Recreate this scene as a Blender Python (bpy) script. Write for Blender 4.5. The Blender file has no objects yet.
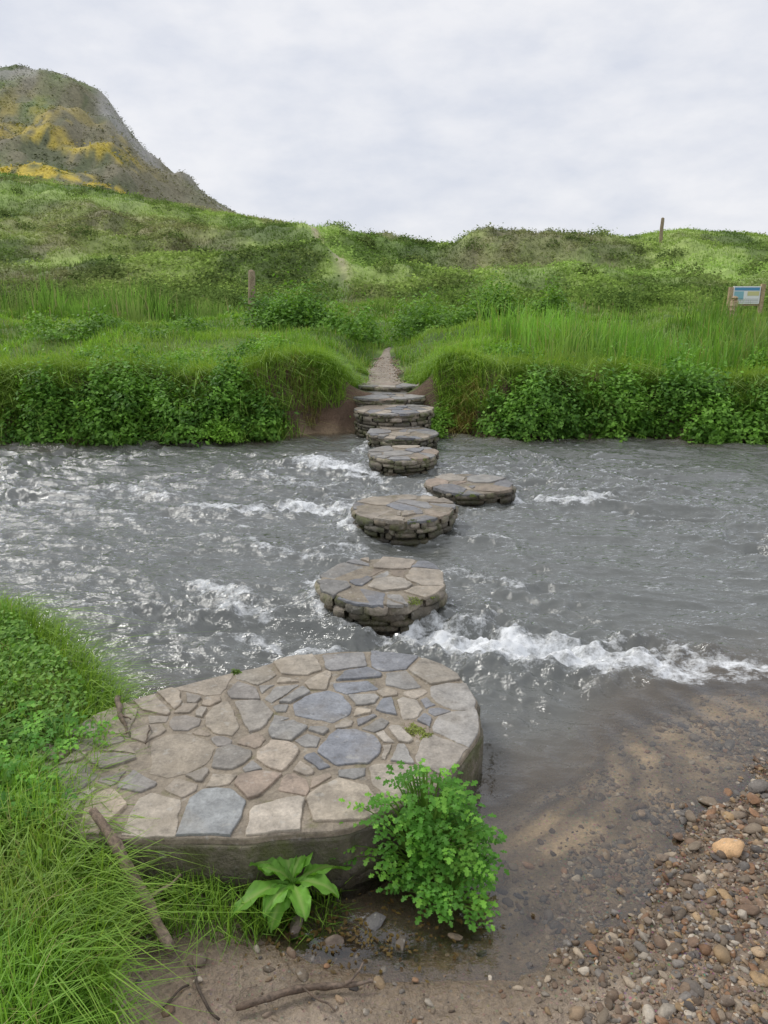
import bpy, math, random
import numpy as np
from mathutils import Vector
random.seed(3); rng=np.random.default_rng(7)
scene=bpy.context.scene
# ---------------------------------------------------------------- noise
def _h(xi,yi,s):
    n=(xi.astype(np.int64)*374761393+yi.astype(np.int64)*668265263+s*974634777)&0xFFFFFFFF
    n=((n^(n>>13))*1274126177)&0xFFFFFFFF
    n=n^(n>>16)
    return (n&0xFFFFFF)/float(0xFFFFFF)
def vn(x,y,s=0):
    x=np.asarray(x,float);y=np.asarray(y,float)
    xi=np.floor(x);yi=np.floor(y);fx=x-xi;fy=y-yi
    fx=fx*fx*fx*(fx*(fx*6-15)+10);fy=fy*fy*fy*(fy*(fy*6-15)+10)
    a=_h(xi,yi,s);b=_h(xi+1,yi,s);c=_h(xi,yi+1,s);d=_h(xi+1,yi+1,s)
    return (a*(1-fx)+b*fx)*(1-fy)+(c*(1-fx)+d*fx)*fy
def fbm(x,y,o=4,s=0):
    r=0;a=.5;t=0
    for i in range(o):
        r=r+a*vn(x,y,s+i*17);t+=a;a*=.5
        x,y=x*1.62-y*1.18+5.3,x*1.18+y*1.62+1.7
    return r/t
def sm(a,b,x):
    t=np.clip((x-a)/(b-a),0,1);return t*t*(3-2*t)
def mixc(a,b,t):
    t=np.asarray(t)[...,None];return np.asarray(a)*(1-t)+np.asarray(b)*t
# ---------------------------------------------------------------- mesh helpers
def link(ob,parent=None):
    scene.collection.objects.link(ob)
    if parent: ob.parent=parent
    return ob
def mesh_np(name,V,F,col=None,mat=None,smooth=False,parent=None,attrs=None):
    V=np.asarray(V,np.float32);F=np.asarray(F,np.int32)
    me=bpy.data.meshes.new(name);k=F.shape[1];n=len(F)
    me.vertices.add(len(V));me.vertices.foreach_set("co",V.ravel())
    me.loops.add(n*k);me.loops.foreach_set("vertex_index",F.ravel())
    me.polygons.add(n);me.polygons.foreach_set("loop_start",np.arange(0,n*k,k,dtype=np.int32))
    me.update(calc_edges=True)
    me.polygons.foreach_set("use_smooth",np.full(n,smooth))
    if col is not None:
        a=me.attributes.new("Col",'FLOAT_COLOR','POINT')
        c=np.ones((len(V),4),np.float32);c[:,:3]=col;a.data.foreach_set("color",c.ravel())
    if attrs:
        for k2,v in attrs.items():
            a=me.attributes.new(k2,'FLOAT','POINT');a.data.foreach_set("value",np.asarray(v,np.float32).ravel())
    if mat: me.materials.append(mat)
    return link(bpy.data.objects.new(name,me),parent)
class PB:
    def __init__(s): s.v=[];s.f=[];s.c=[]
    def add(s,vs,fs,c):
        o=len(s.v);s.v+=[tuple(v) for v in vs];s.f+=[tuple(i+o for i in f) for f in fs]
        if isinstance(c[0],(int,float,np.floating)): s.c+=[tuple(c)]*len(vs)
        else: s.c+=[tuple(q) for q in c]
    def build(s,name,mat,smooth=False,parent=None):
        me=bpy.data.meshes.new(name);me.from_pydata(s.v,[],s.f);me.update()
        a=me.attributes.new("Col",'FLOAT_COLOR','POINT')
        c=np.ones((len(s.v),4),np.float32);c[:,:3]=np.array(s.c);a.data.foreach_set("color",c.ravel())
        me.polygons.foreach_set("use_smooth",np.full(len(s.f),smooth))
        me.materials.append(mat)
        return link(bpy.data.objects.new(name,me),parent)
def empty(name):
    e=bpy.data.objects.new(name,None);return link(e)
# ---------------------------------------------------------------- materials
def newmat(name):
    m=bpy.data.materials.new(name);m.use_nodes=True;nt=m.node_tree
    return m,nt,nt.nodes,nt.links,nt.nodes["Principled BSDF"],nt.nodes["Material Output"]
def noise(nt,scale,detail=5,rough=.6,vec=None):
    n=nt.nodes.new("ShaderNodeTexNoise");n.inputs["Scale"].default_value=scale
    n.inputs["Detail"].default_value=detail;n.inputs["Roughness"].default_value=rough
    if vec: nt.links.new(vec,n.inputs["Vector"])
    return n.outputs["Fac"]
def mrange(nt,src,a,b,c,d):
    n=nt.nodes.new("ShaderNodeMapRange");nt.links.new(src,n.inputs[0])
    for i,v in enumerate((a,b,c,d)): n.inputs[i+1].default_value=v
    return n.outputs[0]
def math_(nt,op,a,b=None):
    n=nt.nodes.new("ShaderNodeMath");n.operation=op
    for i,v in enumerate((a,b)):
        if v is None: continue
        if isinstance(v,(int,float)): n.inputs[i].default_value=v
        else: nt.links.new(v,n.inputs[i])
    return n.outputs[0]
def mixrgb(nt,mode,fac,a,b):
    n=nt.nodes.new("ShaderNodeMix");n.data_type='RGBA';n.blend_type=mode
    for idx,v in ((0,fac),(6,a),(7,b)):
        if isinstance(v,(int,float)): n.inputs[idx].default_value=v
        elif isinstance(v,tuple): n.inputs[idx].default_value=v if len(v)==4 else v+(1,)
        else: nt.links.new(v,n.inputs[idx])
    return n.outputs[2]
def colattr(nt):
    n=nt.nodes.new("ShaderNodeAttribute");n.attribute_name="Col";return n.outputs["Color"]
def fattr(nt,name):
    n=nt.nodes.new("ShaderNodeAttribute");n.attribute_name=name;return n.outputs["Fac"]
def pos(nt):
    return nt.nodes.new("ShaderNodeNewGeometry").outputs["Position"]
def vscale(nt,vec,s):
    n=nt.nodes.new("ShaderNodeMapping");n.inputs["Scale"].default_value=s;nt.links.new(vec,n.inputs["Vector"]);return n.outputs[0]
def bump(nt,h,strength,dist,prev=None):
    n=nt.nodes.new("ShaderNodeBump");n.inputs["Strength"].default_value=strength;n.inputs["Distance"].default_value=dist
    nt.links.new(h,n.inputs["Height"])
    if prev: nt.links.new(prev,n.inputs["Normal"])
    return n.outputs[0]
VG=(.90,1.06,.78)
def veg_mat(name,trans=.3,rough=.5):
    m,nt,nd,lk,p,out=newmat(name)
    c=mixrgb(nt,'MULTIPLY',1.0,colattr(nt),VG);lk.new(c,p.inputs["Base Color"]);p.inputs["Roughness"].default_value=rough
    p.inputs["Specular IOR Level"].default_value=.3
    t=nd.new("ShaderNodeBsdfTranslucent");lk.new(mixrgb(nt,'MULTIPLY',1.0,c,(1.3,1.25,.6)),t.inputs[0])
    mx=nd.new("ShaderNodeMixShader");mx.inputs[0].default_value=trans
    lk.new(p.outputs[0],mx.inputs[1]);lk.new(t.outputs[0],mx.inputs[2]);lk.new(mx.outputs[0],out.inputs[0])
    return m
M_veg=veg_mat("foliage_leaf");M_grass=veg_mat("grass_blade",.35,.45)
m,nt,nd,lk,p,out=newmat("distant_foliage");M_far=m
nd.remove(p);df=nd.new("ShaderNodeBsdfDiffuse");cF=mixrgb(nt,'MULTIPLY',1.0,colattr(nt),(1.02,1.08,.95));lk.new(cF,df.inputs[0])
t=nd.new("ShaderNodeBsdfTranslucent");lk.new(cF,t.inputs[0]);mx=nd.new("ShaderNodeMixShader");mx.inputs[0].default_value=.3
lk.new(df.outputs[0],mx.inputs[1]);lk.new(t.outputs[0],mx.inputs[2]);lk.new(mx.outputs[0],out.inputs[0])

def stone_mat(name,bs=1.0,wet=True,scale=1.0,moss=0.,topmoss=0.):
    m,nt,nd,lk,p,out=newmat(name)
    P=pos(nt);c=colattr(nt)
    n1=noise(nt,14*scale,6,.65,P);n2=noise(nt,90*scale,4,.7,P);n3=noise(nt,5*scale,3,.6,P)
    v=math_(nt,'MULTIPLY',mrange(nt,n1,.3,.7,.64,1.3),mrange(nt,n2,.3,.7,.80,1.2))
    comb=nd.new("ShaderNodeCombineColor")
    for i in range(3): lk.new(v,comb.inputs[i])
    cc=mixrgb(nt,'MULTIPLY',1.0,c,comb.outputs[0])
    cc=mixrgb(nt,'MIX',mrange(nt,n3,.5,.75,0,.5),cc,(.28,.23,.165))
    ln=noise(nt,30*scale,3,.5,P)
    cc=mixrgb(nt,'MIX',mrange(nt,ln,.62,.70,0,.4),cc,(.48,.46,.41))
    dk=noise(nt,22*scale,4,.65,P)
    cc=mixrgb(nt,'MIX',mrange(nt,dk,.58,.70,0,.45),cc,(.10,.085,.065))
    if topmoss>0:
        ms=noise(nt,10,5,.7,P)
        cc=mixrgb(nt,'MIX',mrange(nt,ms,.58,.68,0,topmoss),cc,(.15,.15,.05))
    if moss>0:
        ms=noise(nt,8,5,.7,P)
        cc=mixrgb(nt,'MIX',mrange(nt,ms,.46,.60,0,moss),cc,(.10,.115,.03))
        cc=mixrgb(nt,'MIX',mrange(nt,noise(nt,5,4,.6,vscale(nt,P,(1,1,.4))),.5,.65,0,.6),cc,(.05,.045,.035))
    sx=nd.new("ShaderNodeSeparateXYZ");lk.new(P,sx.inputs[0])
    if wet:
        w=mrange(nt,math_(nt,'ADD',sx.outputs[2],math_(nt,'MULTIPLY',n3,.06)),.06,.13,1,0)
        cc=mixrgb(nt,'MULTIPLY',w,cc,(.38,.36,.31))
        lk.new(mrange(nt,w,0,1,.62,.28),p.inputs["Roughness"])
    else: p.inputs["Roughness"].default_value=.75
    lk.new(cc,p.inputs["Base Color"])
    b=bump(nt,n1,.7*bs,.014);b=bump(nt,n2,.6*bs,.005,b);lk.new(b,p.inputs["Normal"])
    return m
M_stone=stone_mat("paving_stone",1.1);M_mortar=stone_mat("mortar",1.7,topmoss=.6);M_peb=stone_mat("pebble",.5,False,2.)
M_side=stone_mat("mossy_masonry",2.2,True,1.,.75)
# ---------------------------------------------------------------- terrain
XS=[-6,-2,-1,-.5,-.38,0,.3,.5,.765,1.05,1.5,2.5,6];YS=[1.8,2.0,2.1,2.1,1.76,1.60,1.58,1.64,1.80,2.22,2.50,2.75,3.1]
def shore(x): return np.interp(x,XS,YS)+.10*(fbm(x*5,x*0+3,3,5)-.5)
def xbank(y): return np.interp(y,[-8,0,1.4,1.7,2.0,2.7,3.2,3.6,3.9,4.3,5,8],[-.6,-.7,-.74,-.80,-.93,-1.06,-1.45,-1.9,-2.5,-4,-9,-40])+.12*(fbm(y*4,y*0,2,9)-.5)
def pathx(y): return np.interp(y,[9,10.5,12,13.5,15,17,20,30],[.15,.02,.05,.05,-.02,.35,.7,.5])
def yfar(x): return np.interp(x,[-15,-5.2,-4.4,-3,-1.5,-.7,.0,.9,1.3,5,15],[8.9,8.75,9.0,9.1,9.35,9.75,9.95,9.75,9.4,9.15,8.8])+.55*(fbm(x*1.3,x*0+2,3,4)-.5)
AZ=[-1.5,-.9,-.6,-.476,-.352,-.19,-.1,.07,.12,.2,.29,.367,.41,.476,.7,1.5]
CR=[.20,.19,.165,.137,.119,.091,.073,.053,.050,.052,.062,.074,.069,.063,.066,.06]
MA=[-1.5,-.9,-.6,-.476,-.43,-.402,-.375,-.352,-.3275,-.309,-.29,-.253,-.21,-.17,-.1,0]
MS=[.34,.30,.262,.250,.247,.244,.239,.231,.216,.190,.166,.136,.106,.082,.04,.0]
def spur(x,y):
    t=np.clip((88-y)/46,0,1);cx=-.115*88*(1-t)+(-.052*42)*t
    return (x-cx)
def H(x,y):
    x=np.asarray(x,float);y=np.asarray(y,float)
    d=y-shore(x)
    dd=d+.35*(fbm(x*1.6,y*1.6,3,7)-.5)
    zn=np.where(d<0,.010+np.minimum(-d,2)*.055,-.075*np.clip(d,0,1)-.36*sm(.55,1.5,dd))
    zn=zn+.05*sm(.9,1.8,x)*sm(.0,-.5,d)
    zn=zn-.050*np.exp(-((x+.02)/.33)**2-((y-1.77)/.11)**2)
    zn=zn+.016*(fbm(x*6,y*6,3,2)-.5)*(d<.9)+.007*(fbm(x*22,y*22,2,3)-.5)*(d<.3)
    m=sm(-.04,.12,xbank(y)-x)
    zb=.17+.10*sm(0,1.2,xbank(y)-x)+.08*(fbm(x*3,y*3,3,11)-.5)
    zn=zn*(1-m)+zb*m
    d2=y-yfar(x)
    g=np.exp(-((x-pathx(y))/.65)**4)
    btop=.70+.55*(fbm(x*.7,y*.35,3,8)-.5)
    btop=btop*(1-g*.45*np.clip((19-y)/6,0,1))
    zf=np.where(d2<0,np.maximum(-.45,d2*.6),sm(-.05,.50,d2+.25*(fbm(x*3,y*1,2,28)-.5))*btop)
    y2=np.maximum(y-10,0)
    zf=zf+np.minimum(y2,35)*.014+sm(10.2,13.5,y)*.95*(fbm(x*.42,y*.35,3,21)-.45)*(1-g*.8)*(1-.6*sm(17,25,y))
    z=np.where(y<5,zn,np.maximum(zn,zf))
    yy=np.maximum(y,1);az=x/yy
    crest=1.75+90*np.interp(az,AZ,CR)
    t=np.clip((y-36)/54,0,1);t2=.55*t+.45*t*t*(3-2*t)
    zh=z+(crest-z)*t2
    lump=(fbm(x*.08,y*.08,4,31)-.5)*4.2*sm(40,60,y)*(1-.85*sm(75,90,y))
    lump+= 1.5*np.exp(-((y-60-8*(vn(x*.06,x*0,3)-.5))/5.)**2)*sm(.02,.14,az)
    lump+= 1.2*np.exp(-((y-45-5*(vn(x*.08,x*0,6)-.5))/3.)**2)*sm(.05,-.05,np.abs(az)-.3)
    lump+= 1.4*np.exp(-np.abs(spur(x,y)+.8)/2.2)*sm(40,50,y)*sm(84,76,y)
    lump+=(fbm(x*.45,y*.45,3,37)-.5)*1.4*sm(35,50,y)*(1-.85*sm(76,88,y))
    zh=zh+lump
    back=1-.35*sm(90,135,y)
    zz=np.where(y>36,np.where(y>90,(crest+(lump))*back,zh),z)
    Mt=1.75+230*np.interp(az,MA,MS)
    tm=np.clip((y-112)/118,0,1);tm=.55*tm+.45*tm*tm*(3-2*tm)
    rid=1-np.abs(2*fbm(x*.05+2,y*.03,5,43)-1)
    mt=zz+(Mt-zz)*tm+((fbm(x*.035,y*.035,5,41)-.5)*4+(rid-.75)*5*sm(232,205,y)+(fbm(x*.16,y*.12,4,45)-.5)*4)*sm(120,160,y)*sm(-.17,-.25,az)
    zz=np.where((y>112)&(Mt>zz),mt,zz)
    zz=np.where(y>232,zz*(1-sm(232,420,y)),zz)
    return zz
ytab=[-8.]
while ytab[-1]<900:
    y=ytab[-1];ytab.append(y+(.25 if y<.6 else max(.026,min(.0105*y,6 if y>240 else 1.6))))
ytab=np.array(ytab);NA=520
aa=np.linspace(-1,1,NA);aa=1.25*(.55*aa+.45*aa**3)
Y,A=np.meshgrid(ytab,aa,indexing='ij');X=A*(np.maximum(Y,0)+2.6)
Z=H(X,Y)
def gridF(nr,nc):
    i=np.arange(nr-1)[:,None]*nc+np.arange(nc-1)[None,:];i=i.ravel()
    return np.stack([i,i+1,i+nc+1,i+nc],1)
def scrubmask(x,y):
    az=x/np.maximum(y,1)
    n=fbm(x*.09+3,y*.05,4,51)
    b=sm(.54,.66,n)*.7
    w=.12*(fbm(x*.15,y*.1,3,53)-.5)
    b=np.maximum(b,.95*np.exp(-((az+w-.20)/.11)**2-((y-57)/6)**2))
    b=np.maximum(b,.9*np.exp(-((az+w+.25)/.08)**2-((y-62)/10)**2))
    b=np.maximum(b,.85*np.exp(-((az+w+.42)/.12)**2-((y-43)/4)**2))
    return b
def hillcol(x,y):
    az=x/np.maximum(y,1)
    n=fbm(x*.16,y*.07,4,61)
    c=mixc((.165,.25,.06),(.31,.41,.11),sm(.38,.6,n))
    c=mixc(c,(.085,.135,.04),sm(.50,.60,fbm(x*.35,y*.16,4,62))*.75)
    c=mixc(c,(.26,.21,.14),scrubmask(x,y)*(.4+.6*vn(x*.9,y*.9,65)))
    c=mixc(c,(.36,.50,.14),.85*np.exp(-((spur(x,y)-.6)/1.1)**2)*sm(42,46,y)*sm(90,84,y))
    c=mixc(c,(.44,.37,.26),.9*np.exp(-((spur(x,y)+.3*np.sin(y*.4))/.35)**2)*sm(40,46,y)*sm(90,84,y))
    c=mixc(c,(.35,.49,.13),.8*sm(.1,.2,az)*np.exp(-((y-50)/5)**2))
    c=mixc(c,(.34,.45,.13),.7*np.exp(-((y-74-6*az+3*(vn(x*.1,y*0,12)-.5))/2.0)**2)*sm(.05,-.05,az))
    c=mixc(c,(.38,.33,.23),.75*sm(84,88,y)*sm(.03,-.05,az)*sm(.35,.55,fbm(x*.3,y*.3,2,68)))
    m=sm(100,118,y)*sm(-.15,-.19,az)
    n3=fbm(x*.05,y*.02,4,71)
    mc=mixc((.155,.20,.08),(.19,.175,.11),sm(.42,.62,n3))
    mc=mixc(mc,(.08,.105,.045),sm(.46,.58,fbm(x*.12,y*.045,5,76))*.7)
    mc=mixc(mc,(.22,.20,.14),sm(.56,.66,fbm(x*.25,y*.05,4,77))*.5)
    go=sm(.40,.50,fbm(x*.10,y*.07,4,72))*sm(112,120,y)*sm(200,150,y)*sm(-.25,-.31,az)
    mc=mixc(mc,(.60,.46,.06),go*.9*sm(.3,.7,vn(x*.7,y*.4,78)))
    rk=.7*sm(.56,.62,fbm(x*.14,y*.05,4,73))*sm(190,205,y)
    rk=np.maximum(rk,sm(-.350,-.33,az+.03*(vn(x*.1,y*.05,79)-.5))*sm(-.26,-.285,az)*sm(180,200,y)*sm(.42,.52,fbm(x*.16,y*.05,3,75)))
    mc=mixc(mc,(.36,.35,.34),rk*.8)
    return mixc(c,mc,m)
d=Y-shore(X);n=fbm(X*4,Y*4,4,81)
sand=mixc((.28,.215,.155),(.40,.32,.24),sm(.35,.65,n))
sand=mixc(sand,(.20,.15,.105),sm(.5,.9,X)*(Y<4)*.8)
wetm=sm(-.25,-.0,d+.12*(n-.5))
sand=mixc(sand,sand*np.array([.58,.55,.50]),wetm)
bed=mixc((.46,.35,.22),(.24,.18,.11),sm(.38,.62,fbm(X*6,Y*6,4,82)))
col=mixc(sand,bed,sm(0,.25,d))
mud=np.exp(-((X+.02)/.36)**2-((Y-1.78)/.13)**2);col=mixc(col,(.09,.065,.04),np.clip(mud*1.1,0,.85))
mud=np.exp(-((X+.62)/.2)**2-((Y-1.66)/.10)**2);col=mixc(col,(.16,.12,.085),np.clip(mud,0,.8))
soil=mixc((.07,.05,.03),(.06,.10,.025),sm(.4,.6,fbm(X*9,Y*9,3,83)))
col=mixc(col,soil,sm(-.08,.08,xbank(Y)-X)*(Y<8))
far=mixc((.09,.15,.03),(.16,.24,.05),sm(.35,.65,fbm(X*1.2,Y*1.2,3,84)))
far=mixc(mixc((.19,.12,.08),(.08,.055,.035),fbm(X*3,Y*6,3,85)),far,sm(.5,.75,Y-yfar(X)))
col=mixc(col,far,sm(-.1,.1,Y-yfar(X)))
col=mixc(col,hillcol(X,Y),sm(30,40,Y))
m,nt,nd,lk,p,out=newmat("ground");M_ground=m
P=pos(nt);c=colattr(nt)
n1=noise(nt,1.5,7,.7,P);n2=noise(nt,55,5,.7,P)
vo=nd.new("ShaderNodeTexVoronoi");vo.inputs["Scale"].default_value=75;lk.new(P,vo.inputs["Vector"])
v=math_(nt,'MULTIPLY',mrange(nt,n1,.3,.7,.65,1.35),mrange(nt,n2,.3,.7,.72,1.35))
cb=nd.new("ShaderNodeCombineColor")
for i in range(3): lk.new(v,cb.inputs[i])
cc=mixrgb(nt,'MULTIPLY',1.,c,cb.outputs[0])
cc=mixrgb(nt,'MIX',math_(nt,'MULTIPLY',fattr(nt,"near"),mrange(nt,vo.outputs["Distance"],.1,.4,.6,0)),cc,mixrgb(nt,'MULTIPLY',1.,vo.outputs["Color"],(.55,.44,.33)))
lk.new(cc,p.inputs["Base Color"]);lk.new(mrange(nt,fattr(nt,"wet"),0,1,.9,.25),p.inputs["Roughness"])
b=bump(nt,n1,.6,.25);b=bump(nt,n2,.8,.012,b);lk.new(b,p.inputs["Normal"])
mesh_np("ground",np.stack([X,Y,Z],-1).reshape(-1,3),gridF(*X.shape),col.reshape(-1,3),M_ground,True,
  attrs={"wet":(sm(.05,.0,np.abs(Z))*(Y<9)*(Z<.05)),"near":1.0*(Y<5)*(X>xbank(Y))*(.3+.7*sm(.3,.7,X))})
# ---------------------------------------------------------------- stones positions
STEPS=[(-.01,4.07,.165,.375),(.15,5.56,.17,.39),(.765,6.56,.10,.385),(.20,7.58,.17,.36),(.21,8.72,.17,.42)]
# ---------------------------------------------------------------- water
yw=[1.3]
while yw[-1]<10.6: yw.append(yw[-1]+max(.010,.0033*yw[-1]))
yw=np.array(yw);aw=np.linspace(-1,1,860);aw=1.3*(.48*aw+.52*aw**3)
Yw,Aw=np.meshgrid(yw,aw,indexing='ij');Xw=Aw*(Yw+1.5)
dep=-H(Xw,Yw)
def seg(x,y,x0,y0,x1,y1,w):
    dx,dy=x1-x0,y1-y0;t=np.clip(((x-x0)*dx+(y-y0)*dy)/(dx*dx+dy*dy+1e-9),0,1)
    return np.exp(-(((x-x0-t*dx)**2+((y-y0-t*dy)*1.3)**2)/w**2))
wx=Xw+.35*(fbm(Xw*1.5,Yw*1.5,3,90)-.5)+.16*(fbm(Xw*6,Yw*6,3,99)-.5);wy=Yw+.40*(fbm(Xw*1.3+9,Yw*1.6,3,91)-.5)+.16*(fbm(Xw*6,Yw*6,3,98)-.5)
FO=[(.08,3.78,.45,3.60,.20,1.),(.25,3.68,.95,3.40,.27,1.1),(.5,3.46,1.05,3.26,.22,1.05),(.9,3.38,1.45,3.20,.18,.95),(1.45,3.4,1.9,3.05,.10,.85),(1.6,3.1,2.4,3.0,.08,.65),
 (-.42,4.35,-.36,3.95,.12,.95),(-.75,6.1,-.28,5.85,.18,.95),(-.28,5.85,-.2,5.4,.11,.85),(-1.5,6.15,-1.0,5.95,.17,.85),(-.75,7.75,-.15,7.45,.20,1.),(-.3,7.2,.0,7.1,.14,.8),
 (1.12,6.5,1.9,6.4,.13,.85),(-1.2,4.3,-.85,3.9,.13,.75),(-.8,3.6,-.35,3.4,.10,.75),(-.35,5.1,-.1,5.0,.12,.7),(.5,5.3,.9,5.15,.09,.55),(-2.4,6.6,-1.9,6.5,.15,.5),
 (.55,7.4,1.4,7.2,.12,.5),(-.1,8.7,-.3,8.4,.16,.75),(.4,4.6,.9,4.4,.09,.55),(-.5,6.9,-.9,6.8,.12,.65),(-.9,5.2,-.5,4.9,.12,.55),(-1.3,7.2,-.8,7.0,.12,.55)]
foam=np.zeros_like(Xw);surge=np.zeros_like(Xw)
for (x0,y0,x1,y1,w,s_) in FO:
    e=seg(wx,wy,x0,y0,x1,y1,w);foam=np.maximum(foam,e*s_);surge+=seg(wx,wy,x0,y0,x1,y1,w*1.5)*s_
surge=np.minimum(surge,1.3)
calm=sm(.02,.22,dep)
ang=.25
fx_=Xw*math.cos(ang)-Yw*math.sin(ang);fy_=Xw*math.sin(ang)+Yw*math.cos(ang)
wa=(fbm(Xw*.9,Yw*.9,2,92)-.5)*1.4
n1=fbm(fx_*1.6+wa,fy_*3.4+wa,3,93)-.5
r2=1-np.abs(2*fbm(fx_*2.6+wa*2,fy_*5.5,3,94)-1)
r3=1-np.abs(2*fbm(fx_*5.5+wa*3,fy_*11,3,95)-1)
r4=fbm(fx_*18+wa*5,fy_*30,2,101)-.5
mod=.50+.75*sm(.35,.65,fbm(Xw*.55,Yw*.8,3,96))
hz=calm*mod*(n1*.12+(r2-.7)*.068+(r3-.7)*.034+r4*.010)
hz+=surge*calm*(.02+.12*(fbm(Xw*8,Yw*11,4,97)-.42))
for (sx,sy,sz,sr) in STEPS:
    rr=np.hypot(Xw-sx,Yw-sy);up=sm(.2,-1,(Xw-sx)/np.maximum(rr,.01))
    hz+=.03*up*np.exp(-((rr-sr)/.10)**2) - .02*(1-up)*np.exp(-((rr-sr-.1)/.15)**2)
    foam=np.maximum(foam,.55*np.exp(-((rr-sr-.02)/.05)**2)*(.5+up*.6))
rr=np.hypot(Xw-.35,Yw-2.6)
hz+=.0030*np.sin(rr*42+4*vn(Xw*3,Yw*3,3))*sm(.0,.05,dep)*sm(.3,.1,dep)*sm(2.4,1.0,rr)*(Yw<3.2)
Zw=hz
crestfoam=sm(.80,.96,.5*r2+.5*r3)*sm(.50,.68,fbm(Xw*1.0,Yw*1.6,3,100))*calm*.55
foam=np.maximum(foam,crestfoam)
m,nt,nd,lk,p,out=newmat("river_water");M_w=m
P=pos(nt);nd.remove(p)
df=nd.new("ShaderNodeBsdfDiffuse")
tr=nd.new("ShaderNodeBsdfTransparent");tr.inputs[0].default_value=(.97,.95,.90,1)
mx=nd.new("ShaderNodeMixShader");lk.new(fattr(nt,"murk"),mx.inputs[0]);lk.new(tr.outputs[0],mx.inputs[1]);lk.new(df.outputs[0],mx.inputs[2])
lk.new(mixrgb(nt,'MIX',mrange(nt,fattr(nt,"murk"),.3,.95,0,1),(.20,.16,.11),(.130,.136,.124)),df.inputs[0])
Ps=vscale(nt,P,(1,1.7,1))
nA=noise(nt,11,4,.6,Ps);nB=noise(nt,30,3,.55,Ps)
b=bump(nt,nA,.6,.038);b=bump(nt,nB,.35,.010,b)
gl=nd.new("ShaderNodeBsdfGlossy");gl.inputs["Roughness"].default_value=.05;gl.inputs[0].default_value=(.97,.985,1,1)
bm=nd.new("ShaderNodeMix");bm.data_type='VECTOR';lk.new(fattr(nt,"calm"),bm.inputs[0])
g2=nd.new("ShaderNodeNewGeometry");lk.new(g2.outputs["Normal"],bm.inputs[4]);lk.new(b,bm.inputs[5])
lk.new(bm.outputs[1],gl.inputs["Normal"])
fr=nd.new("ShaderNodeFresnel");fr.inputs[0].default_value=1.47;lk.new(bm.outputs[1],fr.inputs["Normal"])
m2=nd.new("ShaderNodeMixShader");lk.new(mrange(nt,fr.outputs[0],0,1,.04,1.),m2.inputs[0]);lk.new(mx.outputs[0],m2.inputs[1]);lk.new(gl.outputs[0],m2.inputs[2])
fd=nd.new("ShaderNodeBsdfDiffuse");fd.inputs[0].default_value=(.84,.86,.87,1)
fn=noise(nt,11,6,.72,vscale(nt,P,(1,1.6,1)));fn2=noise(nt,50,4,.7,P)
ff=math_(nt,'ADD',math_(nt,'MULTIPLY',fattr(nt,"foam"),.84),math_(nt,'MULTIPLY',math_(nt,'ADD',math_(nt,'MULTIPLY',fn,.7),math_(nt,'MULTIPLY',fn2,.3)),2.9))
ff=mrange(nt,ff,1.82,2.42,0,.95)
m3=nd.new("ShaderNodeMixShader");lk.new(ff,m3.inputs[0]);lk.new(m2.outputs[0],m3.inputs[1]);lk.new(fd.outputs[0],m3.inputs[2])
lk.new(m3.outputs[0],out.inputs[0])
murk=np.clip(1-np.exp(-np.maximum(dep-.03,0)/.13),0,.97)
mesh_np("river_water",np.stack([Xw,Yw,Zw],-1).reshape(-1,3),gridF(*Xw.shape),None,M_w,True,
  attrs={"murk":murk,"foam":foam*sm(.02,.1,dep),"calm":.12+.88*calm})
# ---------------------------------------------------------------- slabs
def area(P):
    return .5*sum(P[i][0]*P[(i+1)%len(P)][1]-P[(i+1)%len(P)][0]*P[i][1] for i in range(len(P)))
def clip(poly,px,py,nx,ny):
    r=[];n_=len(poly)
    for i in range(n_):
        a=poly[i];b=poly[(i+1)%n_]
        da=(a[0]-px)*nx+(a[1]-py)*ny;db=(b[0]-px)*nx+(b[1]-py)*ny
        if da<=0: r.append(a)
        if (da<0)!=(db<0) and abs(da-db)>1e-9:
            t=da/(da-db);r.append((a[0]+(b[0]-a[0])*t,a[1]+(b[1]-a[1])*t))
    return r
def chaikin(P,q=.2):
    r=[]
    for i in range(len(P)):
        a=P[i];b=P[(i+1)%len(P)]
        r.append((a[0]*(1-q)+b[0]*q,a[1]*(1-q)+b[1]*q));r.append((a[0]*q+b[0]*(1-q),a[1]*q+b[1]*(1-q)))
    return r
def densify(P,s):
    r=[]
    for i in range(len(P)):
        a=P[i];b=P[(i+1)%len(P)];L=math.dist(a,b);k=max(1,int(L/s))
        for j in range(k): r.append((a[0]+(b[0]-a[0])*j/k,a[1]+(b[1]-a[1])*j/k))
    return r
def prism(pb,P,z0,z1,bev,c,tilt=(0,0),jz=0.):
    n_=len(P)
    cx=sum(q[0] for q in P)/n_;cy=sum(q[1] for q in P)/n_
    vs=[]
    R=max(1e-3,sum(math.dist(q,(cx,cy)) for q in P)/n_)
    for (s,z) in ((1,z0),(1,z1-bev),(1-bev*.45/R,z1-bev*.25),(1-bev*1.3/R,z1)):
        for q in P:
            x=cx+(q[0]-cx)*s;y=cy+(q[1]-cy)*s
            vs.append((x,y,z+(tilt[0]*(x-cx)+tilt[1]*(y-cy)+random.uniform(-jz,jz) if z>z0 else 0)))
    fs=[]
    for k in range(3):
        for i in range(n_):
            j=(i+1)%n_;fs.append((k*n_+i,k*n_+j,(k+1)*n_+j,(k+1)*n_+i))
    fs.append(tuple(3*n_+i for i in range(n_)))
    pb.add(vs,fs,c)
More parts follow.
